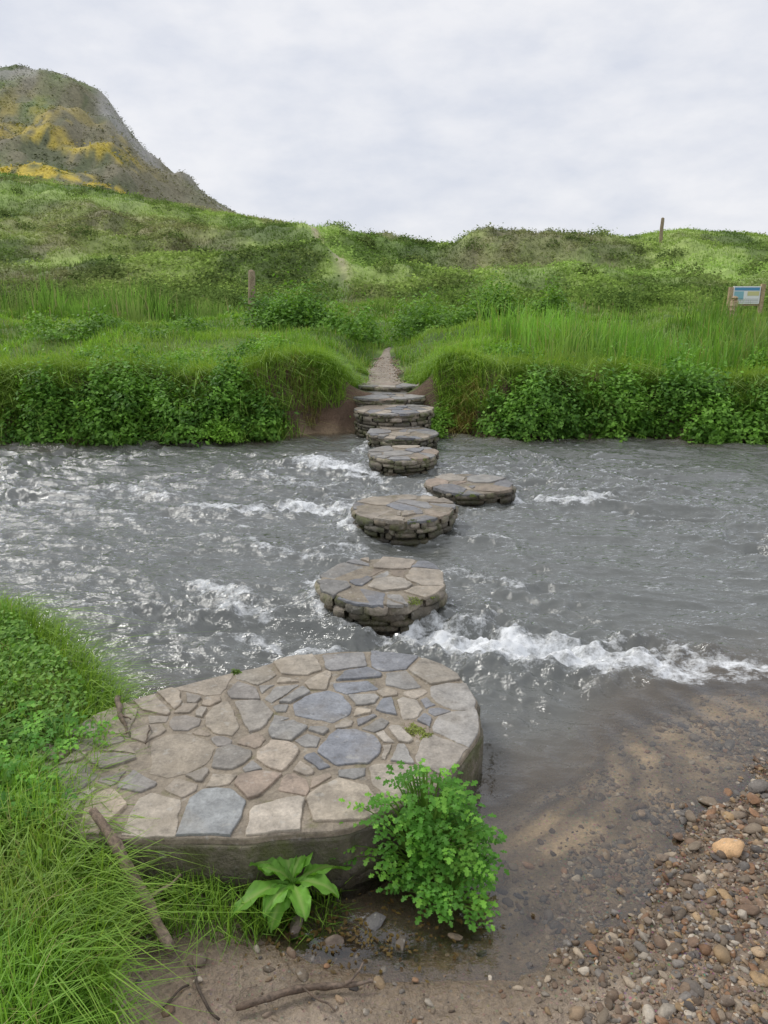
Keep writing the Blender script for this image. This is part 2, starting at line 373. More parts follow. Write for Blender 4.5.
PAL=[(.36,.31,.25),(.39,.34,.275),(.31,.30,.28),(.28,.275,.27),(.24,.24,.25),(.43,.37,.29),(.48,.43,.36),(.32,.26,.20),(.30,.285,.26),(.37,.29,.225),(.34,.325,.30),(.22,.225,.24)]
def rcol(dark=1.):
    c=random.choice(PAL);k=random.uniform(.78,1.12)*dark;return tuple(min(.6,q*k) for q in c)
def cen(P): return sum(q[0] for q in P)/len(P),sum(q[1] for q in P)/len(P)
def paving(pb,outline,seeds,gap,z0,z1,jit=.006,dark=1.,minA=.0006,cols=None,mortarfn=None,q=.05,keep=8,tl=.02,dz=.004,split=.5):
    for i,s in enumerate(seeds):
        P=list(outline)
        for j,t in enumerate(seeds):
            if i==j: continue
            dx,dy=t[0]-s[0],t[1]-s[1];L=math.hypot(dx,dy)
            if L>.8 or L<1e-6: continue
            nx,ny=dx/L,dy/L;g_=gap*random.uniform(.4,1.6)
            off=L/2+(s[2]**2-t[2]**2)/(2*L)
            an=random.uniform(-.2,.2);ca_,sa_=math.cos(an),math.sin(an)
            P=clip(P,s[0]+nx*(off-g_/2),s[1]+ny*(off-g_/2),nx*ca_-ny*sa_,nx*sa_+ny*ca_)
            if len(P)<3: break
        if len(P)<3 or area(P)<minA: continue
        pieces=[P]
        if i>=keep and area(P)>.009 and random.random()<split:
            cx,cy=cen(P);an=random.uniform(0,3.14);nx,ny=math.cos(an),math.sin(an);o=random.uniform(-.02,.02);g_=gap*.6
            pieces=[clip(P,cx+nx*(o-g_),cy+ny*(o-g_),nx,ny),clip(P,cx+nx*(o+g_),cy+ny*(o+g_),-nx,-ny)]
        for pi,P in enumerate(pieces):
            if len(P)<3 or area(P)<minA: continue
            if len(P)>3 and random.random()<.6:
                k=random.randrange(len(P));a=P[k];cx,cy=cen(P)
                L=max(math.dist(a,(cx,cy)),1e-4);f=random.uniform(.6,.85);an=random.uniform(-.6,.6);nx,ny=(a[0]-cx)/L,(a[1]-cy)/L
                P=clip(P,cx+nx*L*f,cy+ny*L*f,nx*math.cos(an)-ny*math.sin(an),nx*math.sin(an)+ny*math.cos(an))
                if len(P)<3: continue
            P=chaikin(P,q);P=densify(P,.018)
            P=[(x+jit*1.8*(float(fbm(x*30+i,y*30,2,5))-.5),y+jit*1.8*(float(fbm(x*30+9,y*30+i,2,6))-.5)) for x,y in P]
            c=rcol(dark) if not cols or i>=len(cols) or pi>0 else cols[i]
            if mortarfn:
                f=mortarfn(s[0],s[1]);c=tuple(a*(1-f)+b*f for a,b in zip(c,(.33,.28,.215)))
            prism(pb,P,z0,z1+random.uniform(-dz,dz),.0035,c,(random.uniform(-tl,tl),random.uniform(-tl,tl)))
def inset(P,dist):
    r=[];n_=len(P)
    for i in range(n_):
        a=P[i-1];b=P[(i+1)%n_];tx,ty=b[0]-a[0],b[1]-a[1];L=math.hypot(tx,ty) or 1
        r.append((P[i][0]-ty/L*dist,P[i][1]+tx/L*dist))
    return r
SPAL=[(.19,.165,.13),(.13,.12,.095),(.25,.215,.165),(.10,.09,.07),(.17,.14,.10),(.29,.25,.20),(.22,.19,.14)]
def rubble(pb,outline,z0,z1,course,wid,taper=.03,dark=1.):
    P=densify(outline,.010);n_=len(P);z=z1;tot=z1-z0;first=True
    while z>z0:
        i=random.randint(0,5);hc=course*random.uniform(.8,1.3)
        while i<n_:
            k=max(4,int(wid*random.uniform(.3,1.7)/.010));k=min(k,n_-i)
            if k<4: break
            h=hc*random.uniform(.7,1.35);dz=random.uniform(-.007,.004)
            pr=random.uniform(-.016,.018)-taper*(z1-z)/tot
            cols=[];NR=5
            for j in range(i,i+k):
                a=P[(j-1)%n_];b=P[(j+1)%n_];tx,ty=b[0]-a[0],b[1]-a[1];L=math.hypot(tx,ty) or 1
                nx,ny=ty/L,-tx/L;u=(j-i)/(k-1);ed=(1-abs(2*u-1)**4)
                row=[]
                for r in range(NR):
                    v=r/(NR-1);ev=(1-abs(2*v-1)**4)
                    o=pr+.018*ed*ev-.014+random.uniform(-.0035,.0035)
                    hh=h*(.72+.28*ed)
                    row.append((P[j%n_][0]+nx*o,P[j%n_][1]+ny*o,z+dz-hh*(1-v)-(h-hh)*.5+random.uniform(-.002,.002)))
                row=[(P[j%n_][0]-nx*.06,P[j%n_][1]-ny*.06,row[0][2])]+row+[(P[j%n_][0]-nx*.06,P[j%n_][1]-ny*.06,row[-1][2])]
                cols.append(row)
            R=NR+2;vs=[q for r in cols for q in r]
            fs=[(a_*R+b_,(a_+1)*R+b_,(a_+1)*R+b_+1,a_*R+b_+1) for a_ in range(k-1) for b_ in range(R-1)]
            fs+=[tuple(range(R))[::-1],tuple((k-1)*R+b_ for b_ in range(R))]
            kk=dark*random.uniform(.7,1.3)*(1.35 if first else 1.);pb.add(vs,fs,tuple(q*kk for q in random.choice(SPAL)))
            i+=k+random.choice((-1,0,0,1))
        z-=hc*.93;first=False
def core(pb,outline,z0,z1,c):
    P=densify(outline,.04);prism(pb,P,z0,z1,.006,c)
def rseeds(x0,x1,y0,y1,inside,rmin,rmax,ex=(),n_=2500):
    S=list(ex)
    for k in range(n_):
        f=max(0,1-k/(n_*.6));r=rmin+(rmax-rmin)*(f**1.3)*random.uniform(.6,1)
        p_=(random.uniform(x0,x1),random.uniform(y0,y1),r)
        if inside(p_[0],p_[1]) and all(math.dist(p_[:2],q[:2])>.92*(r+q[2]) for q in S): S.append(p_)
    return S
def pip(P):
    def f(x,y):
        r=False
        for i in range(len(P)):
            a=P[i];b=P[i-1]
            if (a[1]>y)!=(b[1]>y) and x<(b[0]-a[0])*(y-a[1])/(b[1]-a[1])+a[0]: r=not r
        return r
    return f
MORT=(.31,.26,.195)
OUT=[(-1.14,1.98),(-.92,1.885),(-.77,1.865),(-.538,1.867),(-.248,1.885),(-.057,1.923),(.049,2.0),(.182,2.126),(.298,2.293),(.355,2.485),(.368,2.705),(.30,2.90),(.114,3.035),(-.107,3.08),(-.325,3.035),(-.488,2.945),(-.683,2.857),(-.959,2.67),(-1.12,2.5),(-1.3,2.2)]
OUT=chaikin(OUT,.25)
OUT=[(x+.045*(float(fbm(x*7,y*7,2,3))-.5),y+.045*(float(fbm(x*7,y*7,2,4))-.5)) for x,y in densify(OUT,.04)]
pl=empty("stone_platform")
pb=PB();core(pb,OUT,-.25,.209,MORT);pb.build("mortar_bed",M_mortar,parent=pl)
pb=PB();core(pb,[(x+.012*(float(vn(x*25,y*25,1))-.5),y+.012*(float(vn(x*25,y*25,2))-.5)) for x,y in inset(densify(OUT,.02),-.010)],-.25,.188,(.19,.165,.12));pb.build("mossy_side_render",M_side,parent=pl)
front=[(-.86,2.02),(-.715,2.0),(-.52,2.01),(-.335,2.0),(-.135,2.04),(.03,2.16),(.17,2.30),(.27,2.47),(.285,2.68),(.2,2.86),(.02,2.97),(-.16,2.96),(-.36,2.90),(-.5,2.82),(-.70,2.74),(-.11,2.80),(-.24,2.58),(-.12,2.33),(-.72,2.28),(-.55,2.52),(-.36,2.28),(.06,2.58)]
fr_=[.075,.075,.09,.075,.10,.075,.08,.085,.10,.08,.09,.09,.085,.06,.07,.11,.12,.11,.13,.13,.08,.09]
fc=[(.46,.38,.29),(.44,.385,.31),(.32,.33,.325),(.50,.44,.36),(.42,.36,.28),(.41,.36,.29),(.37,.33,.28),(.39,.37,.34),(.36,.34,.31),(.32,.285,.235),(.24,.245,.26),(.30,.29,.28),(.40,.35,.28),(.33,.30,.25),(.37,.32,.26),(.26,.27,.29),(.26,.27,.29),(.25,.26,.285),(.37,.32,.25),(.39,.34,.27),(.45,.38,.30),(.25,.26,.28)]
S=rseeds(-1.15,.3,1.95,2.95,pip(inset(OUT,.09)),.028,.10,[(a[0],a[1],r) for a,r in zip(front,fr_)])
pb=PB();paving(pb,inset(OUT,.006),S,.016,.185,.216,.007,cols=fc,mortarfn=lambda x,y:float(sm(-.45,-.62,x+.0)*sm(2.08,2.16,y))*.6,keep=15);pb.build("paving_slabs",M_stone,parent=pl)
pb=PB();rubble(pb,inset(OUT,-.004),-.12,.10,.06,.17,.0,.8);pb.build("side_stones",M_side,True,parent=pl)
def circ(cx,cy,r,n_=40,e=.03,sy=1.):
    ph=random.uniform(0,6);return [(cx+r*(1+e*math.sin(2*a+ph)+e*.7*math.sin(5*a+ph*2)+.016*math.sin(11*a+ph))*math.cos(a),cy+sy*r*(1+e*math.sin(3*a+ph)+.016*math.sin(9*a))*math.sin(a)) for a in [2*math.pi*i/n_ for i in range(n_)]]
def step(name,cx,cy,zt,r,base=-.35,rm=.16,course=.046,e=.035,sy=1.):
    o=circ(cx,cy,r,48,e,sy);em=empty(name)
    pb=PB();core(pb,inset(o,.022),zt-.07,zt-.006,(.26,.22,.165));pb.build("mortar_bed",M_mortar,parent=em)
    pb=PB();core(pb,inset(o,.045),base,zt-.03,(.10,.09,.07));pb.build("core",M_side,parent=em)
    S=rseeds(cx-r,cx+r,cy-r,cy+r,pip(inset(o,.05)),.045,rm)
    pb=PB();paving(pb,inset(o,.004),S,.014,zt-.022,zt,.010,.9,q=.05,keep=0,tl=.035,dz=.007,split=.3);pb.build("paving_slabs",M_stone,parent=em)
    pb=PB();rubble(pb,o,max(base,-.10),zt-.010,course,.14,.03,1.1);pb.build("rubble_masonry",M_side,True,parent=em)
for (sx,sy_,sz,sr) in STEPS: step("stepping_stone",sx,sy_,sz,sr)
step("stepping_stone",.13,9.45,.33,.50,rm=.2,sy=.9)
step("stepping_stone",.05,10.15,.40,.50,rm=.25,sy=.75)
step("stepping_stone",.03,10.75,.47,.46,rm=.25,sy=.55)
# ---------------------------------------------------------------- path strip
ys=np.arange(10.6,16,.08);us=np.linspace(-1,1,15)
Yp,U=np.meshgrid(ys,us,indexing='ij')
wd=np.interp(ys,[10.4,11.5,13,14.5,16],[.46,.48,.34,.20,.10])[:,None]*(1+.6*(vn(ys*2,ys*0,7)-.5))[:,None]
Xp=pathx(Yp)+U*wd+.18*(vn(Yp*1.2,Yp*0,2)-.5);Zp=H(Xp,Yp)+.02-.05*np.abs(U)**3+.02*(fbm(Xp*5,Yp*5,3,8)-.5)
cp=mixc((.38,.32,.255),(.25,.20,.15),fbm(Xp*6,Yp*6,3,9))
mesh_np("dirt_path",np.stack([Xp,Yp,Zp],-1).reshape(-1,3),gridF(*Xp.shape),cp.reshape(-1,3),M_mortar,True)
# ---------------------------------------------------------------- scatter helpers
ph=(1+5**.5)/2
ICO=np.array([(-1,ph,0),(1,ph,0),(-1,-ph,0),(1,-ph,0),(0,-1,ph),(0,1,ph),(0,-1,-ph),(0,1,-ph),(ph,0,-1),(ph,0,1),(-ph,0,-1),(-ph,0,1)])/math.hypot(1,ph)
ICF=np.array([(0,11,5),(0,5,1),(0,1,7),(0,7,10),(0,10,11),(1,5,9),(5,11,4),(11,10,2),(10,7,6),(7,1,8),(3,9,4),(3,4,2),(3,2,6),(3,6,8),(3,8,9),(4,9,5),(2,4,11),(6,2,10),(8,6,7),(9,8,1)])
def subdiv(V,F):
    V=list(map(tuple,V));cache={};NF=[]
    def mid(a,b):
        k=(min(a,b),max(a,b))
        if k not in cache:
            p_=(np.array(V[a])+np.array(V[b]))/2;p_/=np.linalg.norm(p_);V.append(tuple(p_));cache[k]=len(V)-1
        return cache[k]
    for a,b,c in F:
        x,y,z=mid(a,b),mid(b,c),mid(c,a);NF+=[(a,x,z),(x,b,y),(z,y,c),(x,y,z)]
    return np.array(V),np.array(NF)
IC1=subdiv(ICO,ICF);IC2=subdiv(*IC1)
def rocks(name,C,S,cols,base=(ICO,ICF),smooth=False,flat=.55,parent=None,rough=.18):
    n=len(C);BV,BF=base;k=len(BV)
    V=BV[None]*(1+rng.uniform(-rough,rough,(n,k,1)))
    for _ in range(3):
        q=rng.normal(0,1,(n,1,3));q/=np.linalg.norm(q,axis=-1,keepdims=True)
        dd=(V*q).sum(-1,keepdims=True);V=V-q*np.maximum(dd-rng.uniform(.45,.8,(n,1,1)),0)
    sc=np.stack([rng.uniform(.7,1.45,n),rng.uniform(.6,1.,n),rng.uniform(flat*.6,flat*1.2,n)],1)*S[:,None]
    V=V*sc[:,None]
    a=rng.uniform(0,6.28,n);ca,sa=np.cos(a)[:,None],np.sin(a)[:,None]
    tx=rng.normal(0,.3,n)[:,None]
    x=V[...,0]*ca-V[...,1]*sa;y=V[...,0]*sa+V[...,1]*ca;z=V[...,2]+x*tx
    V=np.stack([x,y,z],-1)+C[:,None]
    F=(BF[None]+(np.arange(n)*k)[:,None,None]).reshape(-1,3)
    return mesh_np(name,V.reshape(-1,3),F,np.repeat(cols,k,0),M_peb,smooth,parent)
PP=np.array([(.30,.21,.13),(.22,.17,.12),(.19,.17,.15),(.40,.32,.23),(.27,.15,.08),(.14,.12,.105),(.34,.23,.12),(.45,.39,.31),(.20,.13,.085),(.25,.19,.14),(.17,.12,.08)])
n=100000
x=rng.uniform(-.7,3.2,n);y=rng.uniform(1.1,3.9,n);d=y-shore(x)
den=np.where(x>.25,sm(1.2,.1,d)*sm(.25,.9,x),.0)+.06*sm(.5,.0,d)
den=np.where(x<-.35,.02*(y<1.85),den)
den*=np.where(d<0,1,.75*(.2+1.4*sm(.4,.6,vn(x*4,y*4,12))))
k=rng.uniform(0,1,n)<den;x=x[k];y=y[k];n=len(x)
S_=.0030+.0038*rng.exponential(1,n);S_=np.minimum(S_,.026)
C=np.stack([x,y,H(x,y)+S_*.15],1)
cc=PP[rng.integers(0,len(PP),n)]*rng.uniform(.65,1.35,(n,1));cc=np.where((C[:,2]<.02)[:,None],cc*.85,cc)
rocks("gravel_beach",C,S_,cc,IC1,True)
big=np.array([(1.10,2.02,.055),(1.0,1.62,.024),(1.22,2.12,.025),(1.05,2.2,.026),(.93,1.9,.02),(.86,1.48,.018),(1.28,1.9,.03),(1.3,2.28,.03),(.98,2.12,.022),(1.0,2.05,.02),(1.15,2.3,.03),(1.35,2.35,.04),(1.02,1.75,.02),(1.2,1.7,.022),(.75,1.75,.018),(.9,2.25,.02)])
C=np.stack([big[:,0],big[:,1],H(big[:,0],big[:,1])+.014],1)
bc=PP[rng.integers(0,len(PP),len(big))].copy();bc[0]=(.66,.42,.22);bc[1]=(.50,.36,.22)
rocks("beach_rock",C,big[:,2],bc,IC2,True,rough=.06)
n=1500;y=rng.uniform(10.8,15,n);x=pathx(y)+rng.normal(0,.22,n)*np.interp(y,[10,16],[1,.4]);S_=rng.uniform(.006,.022,n)
rocks("path_gravel",np.stack([x,y,H(x,y)+.012],1),S_,PP[rng.integers(0,len(PP),n)]*rng.uniform(.8,1.2,(n,1)))

def unit(v): return v/np.maximum(np.linalg.norm(v,axis=-1,keepdims=True),1e-9)
def leaves_arr(P,Nn,L,asp,col):
    n=len(P);d=unit(np.cross(Nn,rng.normal(0,1,(n,3))));s=np.cross(d,Nn)
    L=np.broadcast_to(L,(n,))[:,None]
    V=np.stack([P-d*L*.5,P+s*L*asp*.5-d*L*.05,P+d*L*.5-Nn*L*.12,P-s*L*asp*.5-d*L*.05],1)
    F=(np.array([0,1,2,3])[None]+(np.arange(n)*4)[:,None])
    return V.reshape(-1,3),F,np.repeat(col,4,0)
def blades_arr(P,h,w,col,lean=.35,tipc=(1.25,1.2,1.1),bias=None):
    n=len(P);a=rng.uniform(0,6.28,n);d=np.stack([np.cos(a),np.sin(a),0*a],1)
    if bias is not None: d=unit(d*.7+np.array(bias))
    b=np.arctan2(d[:,1],d[:,0])+rng.normal(1.57,.6,n);w=np.broadcast_to(w,(n,))
    s=np.stack([np.cos(b),np.sin(b),0*b],1)*w[:,None]*.5
    h=np.asarray(h);l=(np.abs(rng.normal(0,lean,n))*h)[:,None];hh=h[:,None]*np.array([[0,0,1]])
    V=np.stack([P-s,P+s,P+hh*.5+d*l*.3-s*.8,P+hh*.5+d*l*.3+s*.8,P+hh*(1-.4*np.minimum(l/h[:,None],2))+d*l],1)
    F=(np.array([(0,1,3),(0,3,2),(2,3,4)])[None]+(np.arange(n)*5)[:,None,None]).reshape(-1,3)
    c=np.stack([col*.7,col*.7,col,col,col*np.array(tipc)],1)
    return V.reshape(-1,3),F,c.reshape(-1,3)
def green(n,a=(.12,.23,.035),b=(.26,.40,.07)):
    t=rng.uniform(0,1,n);return mixc(a,b,t)*rng.uniform(.85,1.15,(n,1))
def meadow(name,n,y0,y1,azm,h0,h1,w,lean,a,b,mask=None,pw=1.):
    y=y0+(y1-y0)*rng.uniform(0,1,n)**pw;x=rng.uniform(-azm,azm,n)*(y+1)
    k=(np.abs(x-pathx(y))>np.interp(y,[10,13,15.5,16.5],[.52,.36,.15,.0])*(.6+.8*vn(x*3,y*3,4)))&(y-yfar(x)>.30+.35*vn(x*2,y*0,14))
    if mask is not None: k&=mask(x,y)
    x=x[k];y=y[k];n=len(x)
    hn=fbm(x*.9,y*.9,3,77)
    h=rng.uniform(h0,h1,n)*(.25+1.6*hn)
    wv=w*(y/15.)
    c=mixc(a,b,np.clip(rng.uniform(0,1,n)*.5+sm(.38,.62,fbm(x*.6,y*.5,3,78))*.6,0,1))*rng.uniform(.75,1.2,(n,1))
    c=mixc(c,(.10,.17,.04),.7*sm(.54,.64,fbm(x*1.1,y*.9,3,79)))
    c=mixc(c,(.36,.42,.15),.5*sm(.54,.66,fbm(x*.8+7,y*.7,3,80)))
    dead=rng.uniform(0,1,n)<.06;c[dead]=(.38,.33,.18)
    V,F,C=blades_arr(np.stack([x,y,H(x,y)-.02],1),h,wv,c,lean)
    return mesh_np(name,V,F,C,M_far if y0>18 else M_grass)
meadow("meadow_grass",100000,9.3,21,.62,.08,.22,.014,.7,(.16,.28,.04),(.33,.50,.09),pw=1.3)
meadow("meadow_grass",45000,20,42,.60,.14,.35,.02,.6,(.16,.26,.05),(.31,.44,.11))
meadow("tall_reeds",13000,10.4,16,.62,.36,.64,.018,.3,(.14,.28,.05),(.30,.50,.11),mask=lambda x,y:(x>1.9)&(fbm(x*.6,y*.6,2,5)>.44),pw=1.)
meadow("tall_reeds",9000,19,25,.60,.6,1.0,.02,.25,(.14,.27,.05),(.28,.46,.09),mask=lambda x,y:(x<-4.2)&(fbm(x*.4,y*.4,2,5)>.4))
nc=110;cx=rng.uniform(-6.5,6.5,nc);cx=cx[np.abs(cx-.1)>.65];nc=len(cx);cy=yfar(cx)+rng.uniform(.12,.75,nc);cr=rng.uniform(.08,.28,nc)
n=19000;i=rng.integers(0,nc,n);a=rng.uniform(0,6.28,n);q=cr[i]*np.sqrt(rng.uniform(0,1,n));x=cx[i]+q*np.cos(a)*1.4;y=cy[i]+q*np.sin(a)
ct=rng.uniform(0,1,nc)[i]
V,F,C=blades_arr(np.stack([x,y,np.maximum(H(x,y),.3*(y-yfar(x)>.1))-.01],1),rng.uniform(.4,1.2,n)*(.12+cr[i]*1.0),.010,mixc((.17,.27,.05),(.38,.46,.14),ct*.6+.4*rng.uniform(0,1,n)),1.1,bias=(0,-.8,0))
mesh_np("overhanging_bank_grass",V,F,C,M_grass)
def tussock(name,cx,cy,r,n,h,cola,colb,w=.008,lean=.9,bias=None):
    a=rng.uniform(0,6.28,n);q=r*np.sqrt(rng.uniform(0,1,n));x=cx+q*np.cos(a);y=cy+q*np.sin(a)
    V,F,C=blades_arr(np.stack([x,y,H(x,y)-.01],1),rng.uniform(.5,1.2,n)*h,w,green(n,cola,colb),lean,bias=bias)
    return mesh_np(name,V,F,C,M_grass)
for (cx,cy,r,n_,h) in [(-.75,10.3,.35,1500,.22),(-.95,9.95,.25,800,.26),(-.7,9.95,.2,600,.24),(.95,10.15,.3,1300,.24),(1.1,9.85,.2,700,.26),(.62,9.6,.16,400,.16),(-.62,10.9,.3,1100,.2),(.8,11,.35,1200,.2),(.62,10.5,.15,400,.15),(-.5,10.5,.12,400,.13),(.45,12,.12,300,.12),(-.38,12.4,.14,300,.12),(.42,11.5,.1,200,.1)]:
    tussock("grass_tussock",cx,cy,r,n_,h,(.17,.27,.045),(.34,.47,.10),.009,1.1,(0,-.6,0))
tussock("dry_grass_tussock",1.02,9.72,.18,700,.28,(.30,.20,.10),(.46,.35,.18),.008,1.0,(0,-.8,0))
tussock("dry_grass_tussock",-1.0,9.75,.2,350,.22,(.24,.17,.09),(.40,.32,.17),.008,1.0,(0,-.8,0))
# bushes
def bush(name,lobes,nl,L,a,b,asp=.6,parent=None,mat=None):
    w=np.array([l[3]*l[4] for l in lobes]);w=w/w.sum()
    cnt=rng.multinomial(nl,w);PPs=[];NN=[];TT=[]
    for (cx,cy,cz,rx,rz),c_ in zip(lobes,cnt):
        u=unit(rng.normal(0,1,(c_,3)));u[:,2]=np.abs(u[:,2])*1.0-.25*rng.uniform(0,1,c_)
        lum=1+.6*(fbm(u[:,0]*3.5+cx*7,u[:,1]*3.5+u[:,2]*4.5+cy,3,15)-.5)*2
        r=rng.uniform(.45,1.03,c_)**.6*(1+.3*(rng.uniform(0,1,c_)<.08))
        p_=np.stack([cx+u[:,0]*rx*r*lum,cy+u[:,1]*rx*r*lum,cz+u[:,2]*rz*r*lum],1)
        PPs.append(p_);NN.append(unit(u*.55+np.array([0,0,.65])+rng.normal(0,.42,(c_,3))));TT.append(np.full(c_,rng.uniform(-.25,.25)))
    P_=np.concatenate(PPs);Nn=np.concatenate(NN);n=len(P_)
    cl=fbm(P_[:,0]*4,P_[:,2]*5+P_[:,1]*3,3,19)
    c=mixc(a,b,np.clip(rng.uniform(0,1,n)*.6+sm(.4,.65,cl)*.5+np.concatenate(TT),0,1))*rng.uniform(.75,1.2,(n,1))
    V,F,C=leaves_arr(P_,Nn,L*rng.uniform(.5,1.35,n),asp,c)
    return mesh_np(name,V,F,C,mat or M_veg,parent=parent)
def lob(x0,x1,yoff,n,rx,rz,z=.0,jz=.1):
    r=[]
    for i in range(n):
        x=x0+(x1-x0)*(i+.5)/n+random.uniform(-.15,.15);y=float(yfar(np.array([x]))[0])+yoff+random.uniform(-.15,.12)
        r.append((x,y,z+random.uniform(0,jz),rx*random.uniform(.55,1.35),rz*random.uniform(.5,1.4)))
    return r
GA,GB=(.085,.18,.035),(.28,.47,.09)
bush("riverbank_bush",lob(-4.5,-1.25,.05,14,.34,.60,.02)+lob(-4.1,-1.6,.35,6,.36,.50,.38),42000,.056,GA,GB)
bush("riverbank_bush",lob(-2.1,-1.75,-.16,2,.22,.24,.02),2800,.035,(.14,.26,.04),(.34,.54,.09))
bush("riverbank_bush",[(1.85,9.50,.1,.54,.76),(1.5,9.5,.05,.34,.56),(2.25,9.5,.05,.42,.6)],20000,.052,GA,GB)
bush("riverbank_bush",lob(2.7,5.6,.06,12,.36,.60,.02)+lob(2.7,5.5,.40,5,.36,.48,.38),38000,.056,GA,GB)
bush("riverbank_bush",lob(5.6,10,.2,9,.5,.7,.05),12000,.08,GA,GB)
bush("riverbank_bush",lob(-10,-6.4,.2,8,.5,.7,.1),10000,.08,GA,GB)
bush("waterside_plant",[(.62,9.35,.02,.16,.22),(.72,9.7,.1,.22,.25),(-.55,10.0,.1,.18,.2)],3000,.04,(.12,.24,.04),(.28,.45,.08))
def lobs(x0,x1,y0,y1,n,rx,rz):
    r=[]
    for i in range(n):
        x=random.uniform(x0,x1);y=random.uniform(y0,y1);r.append((x,y,float(H(x,y)),rx*random.uniform(.5,1.3),rz*random.uniform(.4,1.25)))
    return r
bush("bramble_bush",lobs(-2.8,-.4,15.8,18,18,.6,.9),17000,.085,(.085,.17,.035),(.25,.41,.085))
bush("bramble_bush",lobs(.6,4.4,16.5,19.5,24,.6,.85),18000,.085,(.095,.18,.035),(.27,.43,.085))
bush("bramble_bush",lobs(-6.5,-3.8,13.5,16,10,.5,.40),8000,.07,(.10,.19,.035),(.27,.43,.085))
bush("bramble_bush",lobs(-6,-1.2,10.4,12,12,.3,.28),7000,.05,(.11,.22,.04),(.30,.48,.09))
bush("bramble_bush",lobs(1.2,6,10.4,12,12,.3,.28),7000,.05,(.11,.22,.04),(.30,.48,.09))
bush("bramble_bush",lobs(-15,-4,27,34,42,1.1,.95),24000,.13,(.10,.15,.045),(.22,.30,.09),mat=M_far)
bush("bramble_bush",lobs(2,16,26,34,36,1.,.75),22000,.13,(.11,.17,.05),(.26,.36,.09),mat=M_far)
L_=[]
for _ in range(330):
    y=random.uniform(38,78);x=random.uniform(-.6,.6)*y
    if float(fbm(np.array(x*.12),np.array(y*.12),3,58))<.5 or abs(float(spur(x,y)))<1.5: continue
    L_.append((x,y,float(H(x,y))-.1,random.uniform(.5,1.4),random.uniform(.35,.85)))
bush("gorse_scrub",L_,40000,.19,(.10,.145,.05),(.24,.29,.10),mat=M_far)
def hillscrub(name,n,y0,y1,r0,k=7,azm=.62,ls=.36,thr=0.,jc=.2):
    y=y0+(y1-y0)*rng.uniform(0,1,n)**1.0;x=rng.uniform(-azm,azm,n)*y
    keep=rng.uniform(0,1,n)<np.maximum(thr,sm(.45,.6,fbm(x*.25,y*.25,3,44)))+scrubmask(x,y)*.4
    keep&=(np.abs(spur(x,y))>.5)|(y>100)
    x=x[keep];y=y[keep];n=len(x)
    r=r0*rng.uniform(.4,1.5,n)
    base=hillcol(x,y)*rng.uniform(1-jc*1.1,1+jc*1.2,(n,1))
    C=np.stack([x,y,H(x,y)],1)
    P_=(C[:,None]+rng.normal(0,.5,(n,k,3))*r[:,None,None]*np.array([1,1,.45])+np.array([0,0,1])*r[:,None,None]*.12).reshape(-1,3)
    Nn=unit(rng.normal(0,.4,(n*k,3))+np.array([0,-.4,1]))
    c=np.repeat(base,k,0)*rng.uniform(.8,1.2,(n*k,1))
    V,F,Cc=leaves_arr(P_,Nn,np.repeat(r*ls,k)*rng.uniform(.6,1.3,n*k),.75,c)
    return mesh_np(name,V,F,Cc,M_far)
hillscrub("hillside_scrub",30000,36,70,.45,11,ls=.34,thr=.15,jc=.28)
hillscrub("hillside_scrub",22000,68,92,.42,9,ls=.36,thr=.15,jc=.28)
hillscrub("mountain_heather",34000,112,226,.75,5,ls=.5,thr=.4,jc=.3)
n=80000;y=rng.uniform(34,90,n);x=rng.uniform(-.6,.6,n)*y;k=np.abs(spur(x,y))>.35;x=x[k];y=y[k];n=len(x)
V,F,C=blades_arr(np.stack([x,y,H(x,y)-.03],1),rng.uniform(.12,.40,n),.045*y/60,hillcol(x,y)*rng.uniform(.8,1.3,(n,1)),.6,(1.1,1.1,1.1))
mesh_np("hillside_grass",V,F,C,M_far)
# ---------------------------------------------------------------- near left bank grass
n=44000
y=rng.uniform(.6,4.4,n);x=xbank(y)+.08-rng.exponential(.5,n)
k=(x>-3.2);x=x[k];y=y[k];n=len(x)
tall=fbm(x*2.5,y*2.5,3,66)
h=rng.uniform(.05,.13,n)*(.25+1.9*tall)*np.where(y<1.75,1.15,.95)
c=mixc((.10,.21,.03),(.30,.47,.09),np.clip(rng.uniform(0,1,n)*.55+.6*sm(.4,.6,tall),0,1))
c=mixc(c,(.36,.40,.14),.5*sm(.55,.68,fbm(x*3+4,y*3,3,67)))
dd=rng.uniform(0,1,n)<.08;c[dd]=(.42,.35,.19)
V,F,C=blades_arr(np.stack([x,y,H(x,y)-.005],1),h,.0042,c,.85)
mesh_np("riverbank_grass",V,F,C,M_grass)
n=3500;y=rng.uniform(1.4,3.9,n);x=xbank(y)+rng.uniform(-.10,.06,n)
V,F,C=blades_arr(np.stack([x,y,np.maximum(H(x,y),.12)],1),rng.uniform(.08,.2,n),.0045,green(n,(.14,.24,.04),(.34,.46,.10)),1.2,bias=(.9,0,0))
mesh_np("overhanging_bank_grass",V,F,C,M_grass)
n=16000
cx=rng.uniform(-2.4,-.85,380);cy=rng.uniform(1.75,3.4,380);i=rng.integers(0,380,n)
x=cx[i]+rng.normal(0,.05,n);y=cy[i]+rng.normal(0,.05,n);k=(x<xbank(y)+.06);x=x[k];y=y[k];n=len(x)
P_=np.stack([x,y,H(x,y)+rng.uniform(.015,.095,n)],1)
V,F,C=leaves_arr(P_,unit(rng.normal(0,.45,(n,3))+np.array([0,-.2,1])),rng.uniform(.010,.030,n),.65,green(n,(.12,.24,.04),(.30,.45,.11)))
mesh_np("bank_weeds",V,F,C,M_veg)
